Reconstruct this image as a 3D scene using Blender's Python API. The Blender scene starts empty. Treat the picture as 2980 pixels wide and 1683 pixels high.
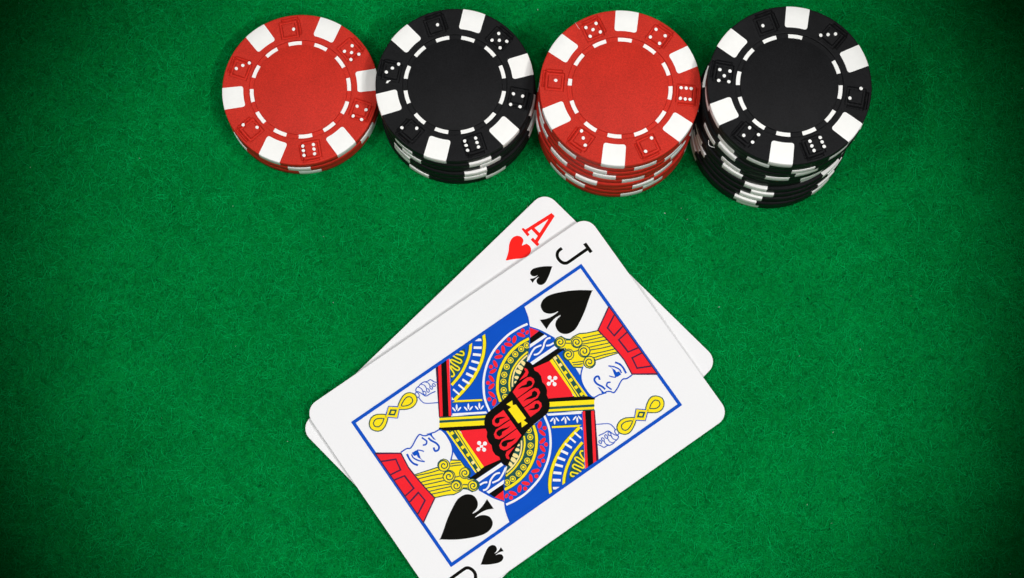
import bpy, math, random
import numpy as np
from mathutils import Matrix, Vector
random.seed(4)
rng = np.random.default_rng(11)
PI = math.pi
S = 0.01                      # one millimetre; 1 unit = 10 cm
scene = bpy.context.scene
scene.unit_settings.scale_length = 0.1
COL = scene.collection

# ------------------------------------------------------------------ camera, light, exposure
TAU, RHO, CAM_H, FOCAL = 0.20100, 0.00778, 526.74, 6066.3
cam = bpy.data.cameras.new('camera'); cam_ob = bpy.data.objects.new('camera', cam); COL.objects.link(cam_ob)
cam.sensor_width = 36; cam.lens = 36*FOCAL/2980; cam.clip_start = 0.05; cam.clip_end = 200
cam_ob.matrix_world = Matrix.Translation((0, 0, CAM_H*S)) @ Matrix.Rotation(TAU, 4, 'X') @ Matrix.Rotation(RHO, 4, 'Z')
scene.camera = cam_ob

world = bpy.data.worlds.new('World'); scene.world = world; world.use_nodes = True
world.node_tree.nodes['Background'].inputs[0].default_value = (0.9, 0.95, 1.0, 1)
world.node_tree.nodes['Background'].inputs[1].default_value = 0.03

POWER = 775
def spot(name, loc, target, power, size_deg, blend, radius):
    l = bpy.data.lights.new(name, 'SPOT'); o = bpy.data.objects.new(name, l); COL.objects.link(o)
    l.energy = power; l.spot_size = math.radians(size_deg); l.spot_blend = blend; l.shadow_soft_size = radius
    l.color = (1.0, 0.99, 0.985)
    o.location = Vector(loc)*S
    o.rotation_euler = (Vector(target)-Vector(loc)).to_track_quat('-Z', 'Y').to_euler()
    return o
LAMPS = [(390, -40, 860, .85), (350, -170, 860, .85), (270, -260, 880, .7), (330, 160, 880, .5),
         (-380, -90, 860, .75), (-380, 50, 860, .75), (-240, 250, 900, .35), (0, -260, 880, .4), (140, 330, 900, .3)]
CONE = 135.0                  # radius of the pool of light on the cloth, mm
for lx, ly, lz, wgt in LAMPS:
    d = math.sqrt(lx**2+(ly-110)**2+lz*lz)
    spot('studio_lamp', (lx, ly, lz), (0, 110, 0), POWER*wgt, 2*math.degrees(math.atan(CONE/d)), 0.48, 0.28)

vs = scene.view_settings
vs.view_transform = 'Standard'; vs.look = 'None'; vs.exposure = 0.0; vs.gamma = 1.0
scene.render.engine = 'CYCLES'

# ------------------------------------------------------------------ helpers
def tag(o, label=None, cat=None, group=None, kind=None):
    if label: o['label'] = label
    if cat: o['category'] = cat
    if group: o['group'] = group
    if kind: o['kind'] = kind
    return o
def link(o, parent=None):
    COL.objects.link(o)
    if parent: o.parent = parent
    return o
def mesh_obj(name, verts, faces, mats, parent=None, mat_idx=None, smooth=False):
    me = bpy.data.meshes.new(name)
    me.from_pydata([tuple(v) for v in verts], [], faces)
    for m in (mats if isinstance(mats, (list, tuple)) else [mats]): me.materials.append(m)
    if mat_idx is not None: me.polygons.foreach_set('material_index', mat_idx)
    if smooth: me.polygons.foreach_set('use_smooth', [True]*len(me.polygons))
    me.update()
    return link(bpy.data.objects.new(name, me), parent)
def empty(name, loc, rz=0):
    o = bpy.data.objects.new(name, None); o.location = loc; o.rotation_euler = (0, 0, rz)
    o.empty_display_size = 0.05
    return link(o)

# ------------------------------------------------------------------ materials
def mat(name, col, rough=0.5, spec=0.5, speck=0.0, speck_scale=600, bump=0.0, bump_scale=500, sss=0.0):
    m = bpy.data.materials.new(name); m.use_nodes = True
    nt = m.node_tree; n = nt.nodes; L = nt.links
    b = n['Principled BSDF']
    b.inputs['Base Color'].default_value = (*col, 1); b.inputs['Roughness'].default_value = rough
    b.inputs['Specular IOR Level'].default_value = spec
    if sss:
        b.inputs['Subsurface Weight'].default_value = sss
        b.inputs['Subsurface Radius'].default_value = (1, 1, .95); b.inputs['Subsurface Scale'].default_value = 0.012
    tc = n.new('ShaderNodeTexCoord')
    if speck:
        t = n.new('ShaderNodeTexNoise'); t.inputs['Scale'].default_value = speck_scale; t.inputs['Detail'].default_value = 3
        L.new(tc.outputs['Object'], t.inputs['Vector'])
        t2 = n.new('ShaderNodeTexNoise'); t2.inputs['Scale'].default_value = speck_scale/28; t2.inputs['Detail'].default_value = 4
        L.new(tc.outputs['Object'], t2.inputs['Vector'])
        mx = n.new('ShaderNodeMath'); mx.operation = 'MULTIPLY_ADD'; mx.inputs[1].default_value = 0.35
        L.new(t2.outputs['Fac'], mx.inputs[0]); L.new(t.outputs['Fac'], mx.inputs[2])
        r = n.new('ShaderNodeMapRange'); r.inputs['From Min'].default_value = 0.45; r.inputs['From Max'].default_value = 0.9
        r.inputs['To Min'].default_value = 1-speck; r.inputs['To Max'].default_value = 1+speck
        L.new(mx.outputs[0], r.inputs['Value'])
        v = n.new('ShaderNodeVectorMath'); v.operation = 'SCALE'; v.inputs[0].default_value = col
        L.new(r.outputs['Result'], v.inputs['Scale']); L.new(v.outputs['Vector'], b.inputs['Base Color'])
    if bump:
        t = n.new('ShaderNodeTexNoise'); t.inputs['Scale'].default_value = bump_scale; t.inputs['Detail'].default_value = 2
        L.new(tc.outputs['Object'], t.inputs['Vector'])
        bp = n.new('ShaderNodeBump'); bp.inputs['Strength'].default_value = bump; bp.inputs['Distance'].default_value = 0.002
        L.new(t.outputs['Fac'], bp.inputs['Height']); L.new(bp.outputs['Normal'], b.inputs['Normal'])
    return m
RED = mat('red_plastic', (0.535, 0.027, 0.015), 0.5, 0.10, 0.22, 420, 0.35, 700)
BLACK = mat('black_plastic', (0.0085, 0.0087, 0.0094), 0.48, 0.08, 0.4, 420, 0.35, 700)
WHITE = mat('white_plastic', (0.88, 0.88, 0.845), 0.5, 0.2, 0.015, 60, 0.08, 300)
PAPER = mat('card_paper', (0.815, 0.815, 0.815), 0.5, 0.14, 0.012, 260, 0.10, 420)
INK = {
    'paper': PAPER,
    'white': mat('ink_white', (0.815, 0.815, 0.815), 0.5, 0.14),
    'blue': mat('ink_blue', (0.0008, 0.075, 0.50), 0.5, 0.05, 0.06, 500),
    'red': mat('ink_red', (0.84, 0.012, 0.022), 0.5, 0.08, 0.10, 700),
    'red2': mat('ink_index_red', (0.90, 0.012, 0.008), 0.5, 0.08, 0.08, 700),
    'yellow': mat('ink_yellow', (0.90, 0.72, 0.006), 0.5, 0.08, 0.04, 300),
    'cream': mat('ink_cream', (0.86, 0.70, 0.28), 0.5, 0.14),
    'dgreen': mat('ink_green', (0.003, 0.070, 0.060), 0.5, 0.14),
    'purple': mat('ink_purple', (0.055, 0.003, 0.040), 0.5, 0.14),
    'black': mat('ink_black', (0.0050, 0.0048, 0.0036), 0.6, 0.02, 0.2, 600),
}
INK_ORDER = list(INK)

def felt_material():
    m = bpy.data.materials.new('green_felt'); m.use_nodes = True
    nt = m.node_tree; n = nt.nodes; L = nt.links; b = n['Principled BSDF']
    b.inputs['Roughness'].default_value = 0.95; b.inputs['Specular IOR Level'].default_value = 0.0
    tc = n.new('ShaderNodeTexCoord')
    def noise(scale, detail, dist=0.0, rough=.5):
        t = n.new('ShaderNodeTexNoise'); t.inputs['Scale'].default_value = scale; t.inputs['Detail'].default_value = detail
        t.inputs['Distortion'].default_value = dist; t.inputs['Roughness'].default_value = rough
        L.new(tc.outputs['Object'], t.inputs['Vector']); return t
    big = noise(4.2, 4, 0.6, .6); fine = noise(120, 5, 1.2, .7); pit = noise(260, 2, 0.4)
    def math2(op, a, bb, c=None):
        k = n.new('ShaderNodeMath'); k.operation = op
        for i, v in enumerate((a, bb, c)):
            if v is None: continue
            if isinstance(v, (int, float)): k.inputs[i].default_value = v
            else: L.new(v, k.inputs[i])
        return k.outputs[0]
    s = math2('MULTIPLY_ADD', big.outputs['Fac'], 0.60, 0.0)
    s = math2('MULTIPLY_ADD', fine.outputs['Fac'], 0.75, s)
    s = math2('MULTIPLY_ADD', pit.outputs['Fac'], 0.90, s)
    ramp = n.new('ShaderNodeValToRGB')
    ramp.color_ramp.elements[0].position = 0.22; ramp.color_ramp.elements[0].color = (0.0002, 0.085, 0.012, 1)
    ramp.color_ramp.elements[1].position = 0.82; ramp.color_ramp.elements[1].color = (0.0004, 0.32, 0.056, 1)
    s2 = math2('MULTIPLY_ADD', s, 0.78, -0.37)
    L.new(s2, ramp.inputs['Fac']); L.new(ramp.outputs['Color'], b.inputs['Base Color'])
    bp = n.new('ShaderNodeBump'); bp.inputs['Strength'].default_value = 0.9; bp.inputs['Distance'].default_value = 0.004
    h = math2('MULTIPLY_ADD', pit.outputs['Fac'], 0.7, fine.outputs['Fac'])
    L.new(h, bp.inputs['Height']); L.new(bp.outputs['Normal'], b.inputs['Normal'])
    return m
def fibre_material():
    m = bpy.data.materials.new('green_fibre'); m.use_nodes = True
    nt = m.node_tree; n = nt.nodes; L = nt.links; b = n['Principled BSDF']
    b.inputs['Roughness'].default_value = 0.8; b.inputs['Specular IOR Level'].default_value = 0.02
    g = n.new('ShaderNodeNewGeometry'); r = n.new('ShaderNodeValToRGB')
    e = r.color_ramp.elements
    e[0].position = 0; e[0].color = (0.0002, 0.13, 0.018, 1)
    e[1].position = 1; e[1].color = (0.0005, 0.445, 0.100, 1)
    L.new(g.outputs['Random Per Island'], r.inputs['Fac'])
    tc = n.new('ShaderNodeTexCoord'); t = n.new('ShaderNodeTexNoise'); t.inputs['Scale'].default_value = 3.2
    t.inputs['Detail'].default_value = 5; t.inputs['Roughness'].default_value = .6; t.inputs['Distortion'].default_value = 1.0
    L.new(tc.outputs['Object'], t.inputs['Vector'])
    k = n.new('ShaderNodeMapRange'); k.inputs['From Min'].default_value = .3; k.inputs['From Max'].default_value = .7
    k.inputs['To Min'].default_value = .80; k.inputs['To Max'].default_value = 1.14
    L.new(t.outputs['Fac'], k.inputs['Value'])
    v = n.new('ShaderNodeVectorMath'); v.operation = 'SCALE'
    L.new(r.outputs['Color'], v.inputs[0]); L.new(k.outputs['Result'], v.inputs['Scale']); L.new(v.outputs['Vector'], b.inputs['Base Color'])
    return m
FELT = felt_material(); FIBRE = fibre_material()
LINT = mat('pale_lint', (0.55, 0.62, 0.55), 0.8, 0.1)

# ------------------------------------------------------------------ the table
Z_FELT = -0.80
w = 900
table = mesh_obj('table_felt', [(-w*S, -w*S, Z_FELT*S), (w*S, -w*S, Z_FELT*S), (w*S, (w+200)*S, Z_FELT*S), (-w*S, (w+200)*S, Z_FELT*S)], [(0, 1, 2, 3)], FELT)
tag(table, 'green felt cloth covering the gaming table', 'table felt', kind='structure')

def fibres(name, n, x0, x1, y0, y1, length, width, zlo, zhi, curl, material, seg=4):
    px = rng.uniform(x0, x1, n); py = rng.uniform(y0, y1, n)
    ang = rng.uniform(0, 2*PI, n); ln = rng.uniform(*length, n); kap = rng.normal(0, curl, n); kap2 = rng.normal(0, curl*.7, n)
    wd = rng.uniform(*width, n)
    t = np.linspace(0, 1, seg+1)
    X = np.zeros((n, seg+1)); Y = np.zeros((n, seg+1)); A = np.zeros((n, seg+1))
    X[:, 0] = px; Y[:, 0] = py
    for i in range(seg+1):
        A[:, i] = ang + kap*t[i] + kap2*np.sin(t[i]*2*PI)
        if i: 
            X[:, i] = X[:, i-1]+np.cos(A[:, i-1])*ln/seg; Y[:, i] = Y[:, i-1]+np.sin(A[:, i-1])*ln/seg
    top = rng.uniform(zlo+.05, zhi, n)
    Z = zlo + (top-zlo)[:, None]*np.sin(PI*(0.12+0.76*t))[None, :]
    prof = np.array([.35]+[1]*(seg-1)+[.3])
    nx = -np.sin(A)*wd[:, None]*.5*prof; ny = np.cos(A)*wd[:, None]*.5*prof
    tilt = rng.normal(0, .35, n)[:, None]*wd[:, None]*.5
    V = np.empty((n, seg+1, 2, 3))
    V[:, :, 0] = np.stack([X+nx, Y+ny, Z+tilt], -1); V[:, :, 1] = np.stack([X-nx, Y-ny, Z-tilt], -1)
    V = V.reshape(-1, 3)*S
    base = (np.arange(n)*(seg+1)*2)[:, None]+(np.arange(seg)*2)[None, :]
    F = np.stack([base, base+1, base+3, base+2], -1).reshape(-1, 4)
    me = bpy.data.meshes.new(name)
    me.vertices.add(len(V)); me.vertices.foreach_set('co', V.astype(np.float32).ravel())
    me.loops.add(F.size); me.loops.foreach_set('vertex_index', F.astype(np.int32).ravel())
    me.polygons.add(len(F)); me.polygons.foreach_set('loop_start', np.arange(0, F.size, 4, dtype=np.int32))
    me.polygons.foreach_set('use_smooth', [True]*len(F))
    me.update(calc_edges=True); me.materials.append(material)
    return me
fz = link(bpy.data.objects.new('felt_fuzz', fibres('felt_fuzz', 210000, -165, 165, -5, 215, (1.2, 5.0), (.04, .10), Z_FELT, -.02, 1.6, FIBRE)), table)
tag(fz, kind='stuff')
fl = link(bpy.data.objects.new('felt_flyaway', fibres('felt_flyaway', 260, -150, 150, 5, 200, (6, 16), (.05, .08), Z_FELT, .06, 1.2, FIBRE, 10)), table)
tag(fl, kind='stuff')
ln = link(bpy.data.objects.new('lint_speck', fibres('lint_speck', 60, -150, 150, 5, 200, (.18, .5), (.12, .22), Z_FELT, .02, .4, LINT, 2)), table)
tag(ln, kind='stuff')

# ------------------------------------------------------------------ poker chips
R, T, BEV = 20.2, 3.0, 0.22
R_SPOT, R_G1, R_G0 = 14.75, 13.3, 12.0        # inner end of the edge spots, groove ring
GD = 0.48                                      # groove depth
def lathe(profile, n):
    vs, fs = [], []
    for r, z in profile:
        for k in range(n):
            a = 2*PI*k/n; vs.append((r*math.cos(a)*S, r*math.sin(a)*S, z*S))
    for i in range(len(profile)-1):
        for k in range(n):
            k2 = (k+1) % n
            fs.append((i*n+k, i*n+k2, (i+1)*n+k2, (i+1)*n+k))
    return vs, fs
TOP_IN = [(R_G1+.10, T), (R_G1, T-.06), (R_G1-.06, T-GD), (R_G0+.10, T-GD), (R_G0+.02, T-.08), (R_G0-.10, T-.03)]
def plain_body():
    half = [(R, T/2), (R, T-BEV), (R-.07, T-.10), (R-BEV, T)] + TOP_IN
    prof = [(r, T-z) for r, z in reversed(half[1:])] + half
    n = 144
    vs, fs = lathe(prof, n)
    vs.append((0, 0, (T-.03)*S)); c = len(vs)-1; o = (len(prof)-1)*n
    fs += [(o+k, o+(k+1) % n, c) for k in range(n)]
    vs.append((0, 0, .03*S)); c = len(vs)-1
    fs += [(c, (k+1) % n, k) for k in range(n)]
    return vs, fs
def die_depth(x, y):
    """depth of the engraved die outlines at a point of the rim (mm)"""
    a = math.degrees(math.atan2(y, x)); k = math.radians(round((a-30)/60)*60+30)
    er = (math.cos(k), math.sin(k)); ec = (er[1], -er[0])
    u = x*er[0]+y*er[1]-16.42; c = x*ec[0]+y*ec[1]
    def bar(u0, u1, c0, c1):
        d = min(u-u0, u1-u, c-c0, c1-c)
        return max(0.0, min(1.0, d/.16+.5))
    sq = max(0., min(1., (2.34-max(abs(u), abs(c)))/.16+.5)) * max(0., min(1., (max(abs(u), abs(c))-1.68)/.16+.5))
    b1 = bar(2.60, 3.08, -1.55, 2.75); b2 = bar(-1.75, 2.35, 2.60, 3.08)
    return 0.65*max(sq, b1, b2)
def top_body():
    n = 864
    rr = list(np.linspace(R-BEV, R_G1+.10, 46))
    outer = [(R, 0.28), (R, T/2), (R, T-BEV), (R-.07, T-.10)]
    prof_r = outer + [(r, T) for r in rr] + TOP_IN[1:]
    vs, fs = [], []
    for i, (r, z) in enumerate(prof_r):
        eng = len(outer) < i < len(outer)+len(rr)-1
        for k in range(n):
            a = 2*PI*k/n; x, y = r*math.cos(a), r*math.sin(a)
            zz = z-die_depth(x, y) if eng else z
            vs.append((x*S, y*S, zz*S))
    for i in range(len(prof_r)-1):
        for k in range(n):
            k2 = (k+1) % n
            fs.append((i*n+k, i*n+k2, (i+1)*n+k2, (i+1)*n+k))
    o = (len(prof_r)-1)*n; vs.append((0, 0, (T-.03)*S)); c = len(vs)-1
    fs += [(o+k, o+(k+1) % n, c) for k in range(n)]
    b0 = len(vs)
    for k in range(n): vs.append(((R-BEV)*math.cos(2*PI*k/n)*S, (R-BEV)*math.sin(2*PI*k/n)*S, 0))
    fs += [(b0+k, b0+(k+1) % n, (k+1) % n, k) for k in range(n)]
    fs.append(tuple(b0+k for k in reversed(range(n))))
    return vs, fs
def edge_spot(jit=0.0):
    """white inlay: wraps bottom, rim and top face, 0.03 mm proud, inner corners rounded"""
    e = 0.03; hw = 2.93
    def halfw(r):                         # half width in mm as a function of radius (rounded inner corners)
        q = r-R_SPOT; rc = .75
        wd = hw-0.16*(R-r)/5.5
        return wd-(rc-math.sqrt(max(0, rc*rc-(rc-q)**2))) if q < rc else wd
    radii = [R_SPOT, R_SPOT+.06, R_SPOT+.2, R_SPOT+.42, R_SPOT+.8, R_SPOT+2.5, R-BEV-e]
    rows = [(r, T+e) for r in radii] + [(R-.07+e, T-.10+e*.7), (R+e, T-BEV), (R+e, T/2), (R+e, BEV), (R-.07+e, .10-e*.7)] + [(r, -e) for r in (R-BEV-e, R-1.2)]
    rows[-2:] = [(R-BEV, -0.004), (R-1.2, -0.004)]
    m = 10; vs, fs = [], []
    for i, (r, z) in enumerate(rows):
        h_ = halfw(min(r, R)); 
        for j in range(m+1):
            y = h_*(2*j/m-1); 
            if i >= 7: y *= 1+.018*math.sin(i*2.1+jit)
            x = math.sqrt(r*r-y*y); vs.append((x*S, y*S, z*S))
    for i in range(len(rows)-1):
        for j in range(m):
            fs.append((i*(m+1)+j, (i+1)*(m+1)+j, (i+1)*(m+1)+j+1, i*(m+1)+j+1))
    # skirt so the inlay has no open gap above the body
    ring = [j for j in range(m+1)] + [i*(m+1)+m for i in range(1, 7)]
    return vs, fs
def dash(half_deg=7.9, half_neg=None):
    z = T-GD+.12; e = .07; a1 = math.radians(half_deg); a0 = -a1 if half_neg is None else math.radians(half_neg)
    r0, r1 = R_G0+.10, R_G1-.20; m = 6; vs, fs = [], []
    for z_, g in ((T-GD-.01, 0), (z, 0), (z+.03, e)):
        for r, s in ((r0, 1), (r1, -1)):
            for j in range(m+1):
                t = a0+(a1-a0)*j/m
                t = min(max(t, a0+g/r), a1-g/r)
                rr = r+s*g
                vs.append((rr*math.cos(t)*S, rr*math.sin(t)*S, z_*S))
    q = m+1
    for l in range(2):
        b = l*2*q; t = b+2*q
        for j in range(m):
            fs.append((b+j+1, b+j, t+j, t+j+1)); fs.append((b+q+j, b+q+j+1, t+q+j+1, t+q+j))
        fs.append((b, b+q, t+q, t)); fs.append((b+q+m, b+m, t+m, t+q+m))
    t = 4*q
    for j in range(m): fs.append((t+j+1, t+j, t+q+j, t+q+j+1))
    return vs, fs
def pip_shape(seed):
    rnd = random.Random(seed); n = 12; r = .43
    k0 = rnd.uniform(0, 6); vs = []
    rad = [r*(1+.05*math.sin(2*2*PI*k/n+k0)) for k in range(n)]
    for z, g in ((T-.03, 1.0), (T+.015, 1.0), (T+.04, .84)):
        vs += [(rad[k]*g*math.cos(2*PI*k/n)*S, rad[k]*g*math.sin(2*PI*k/n)*S, z*S) for k in range(n)]
    fs = []
    for l in range(2): fs += [(l*n+k, l*n+(k+1) % n, (l+1)*n+(k+1) % n, (l+1)*n+k) for k in range(n)]
    fs.append(tuple(2*n+k for k in range(n)))
    return vs, fs
def mesh_only(name, vf, material, smooth=None):
    me = bpy.data.meshes.new(name); me.from_pydata(vf[0], [], vf[1]); me.materials.append(material)
    if smooth is not None:
        me.polygons.foreach_set('use_smooth', [True]*len(me.polygons))
        me.set_sharp_from_angle(angle=math.radians(smooth))
    me.update(); return me
ME = {c: {'plain': mesh_only('chip_body', plain_body(), m, 32), 'top': mesh_only('chip_body', top_body(), m, 50)} for c, m in (('red', RED), ('black', BLACK))}
ME_SPOT = [mesh_only('edge_spot', edge_spot(j), WHITE, 32) for j in (0.0, 1.7, 3.1)]
ME_DASH = mesh_only('dash', dash(), WHITE)
ME_SLIVER = mesh_only('dash', dash(3.6, -4.2), WHITE)
ME_PIP = [mesh_only('pip', pip_shape(s), WHITE) for s in range(5)]

LAYERS={1:[(-55.15,157.64,37.8),(-54.94,157.63,29.3),(-55.12,157.77,8.0)],2:[(-14.4,155.27,59.8),(-14.14,155.37,42.9),(-14.23,155.5,43.7),(-14.58,156.09,55.7),(-14.53,156.24,48.3),(-14.94,156.63,16.2)],3:[(26.26,152.11,43.4),(26.22,152.16,59.0),(26.43,152.3,49.8),(25.77,152.32,9.5),(26.06,152.72,43.1),(26.36,152.83,20.8),(26.43,153.09,14.1),(26.56,153.32,49.3),(26.61,153.39,24.7)],4:[(66.35,149.4,14.4),(66.3,149.12,10.6),(66.6,149.58,13.3),(66.63,150.11,20.6),(66.7,150.54,14.6),(66.28,151.36,56.3),(67.03,151.38,52.5),(67.19,151.38,26.2),(67.23,151.44,45.8),(67.85,151.57,40.3),(67.7,151.68,7.3),(67.64,151.63,22.8)]}
PIPS={1:[(0.08,16.37),(14.65,9.91),(12.5,8.67),(14.28,8.08),(16.11,7.39),(13.91,6.23),(14.02,-6.46),(16.17,-7.71),(12.71,-8.94),(14.75,-10.16),(1.68,-15.17),(1.7,-16.38),(1.71,-17.64),(-1.07,-15.22),(-1.05,-16.42),(-1.04,-17.69),(-12.17,-8.7),(-15.66,-7.57),(-12.31,8.77),(-14.05,8.32),(-15.81,7.72)],2:[(-0.02,16.49),(14.41,9.99),(12.27,8.72),(14.05,8.18),(15.8,7.43),(13.71,6.22),(13.66,-6.45),(15.76,-7.67),(12.22,-8.95),(14.35,-10.17),(1.31,-15.08),(1.32,-16.27),(1.36,-17.5),(-1.56,-15.06),(-1.52,-16.25),(-1.51,-17.59),(-15.93,-7.39),(-12.36,-8.55),(-12.34,9.05),(-14.14,8.46),(-15.9,7.86)],3:[(1.53,17.67),(-1.26,17.74),(0.13,16.5),(1.56,15.2),(-1.25,15.21),(14.59,10.08),(15.99,7.61),(12.45,8.84),(13.84,6.38),(13.85,-6.31),(14.96,-6.93),(16.04,-7.54),(12.51,-8.73),(13.53,-9.39),(14.58,-9.98),(1.61,-15.06),(-1.18,-17.56),(-13.48,-6.27),(-13.86,-8.1),(-14.18,-9.99),(-13.9,8.27)],4:[(0.09,16.38),(12.28,8.69),(14.03,8.18),(15.79,7.62),(15.86,-7.52),(12.33,-8.73),(-1.17,-15.0),(-1.22,-16.26),(-1.19,-17.51),(1.52,-15.1),(1.5,-16.29),(1.5,-17.53),(-13.41,-6.29),(-15.51,-7.52),(-12.1,-8.72),(-14.21,-9.89),(-14.23,10.04),(-12.09,8.76),(-13.86,8.19),(-15.6,7.61),(-13.43,6.39)]}
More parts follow.
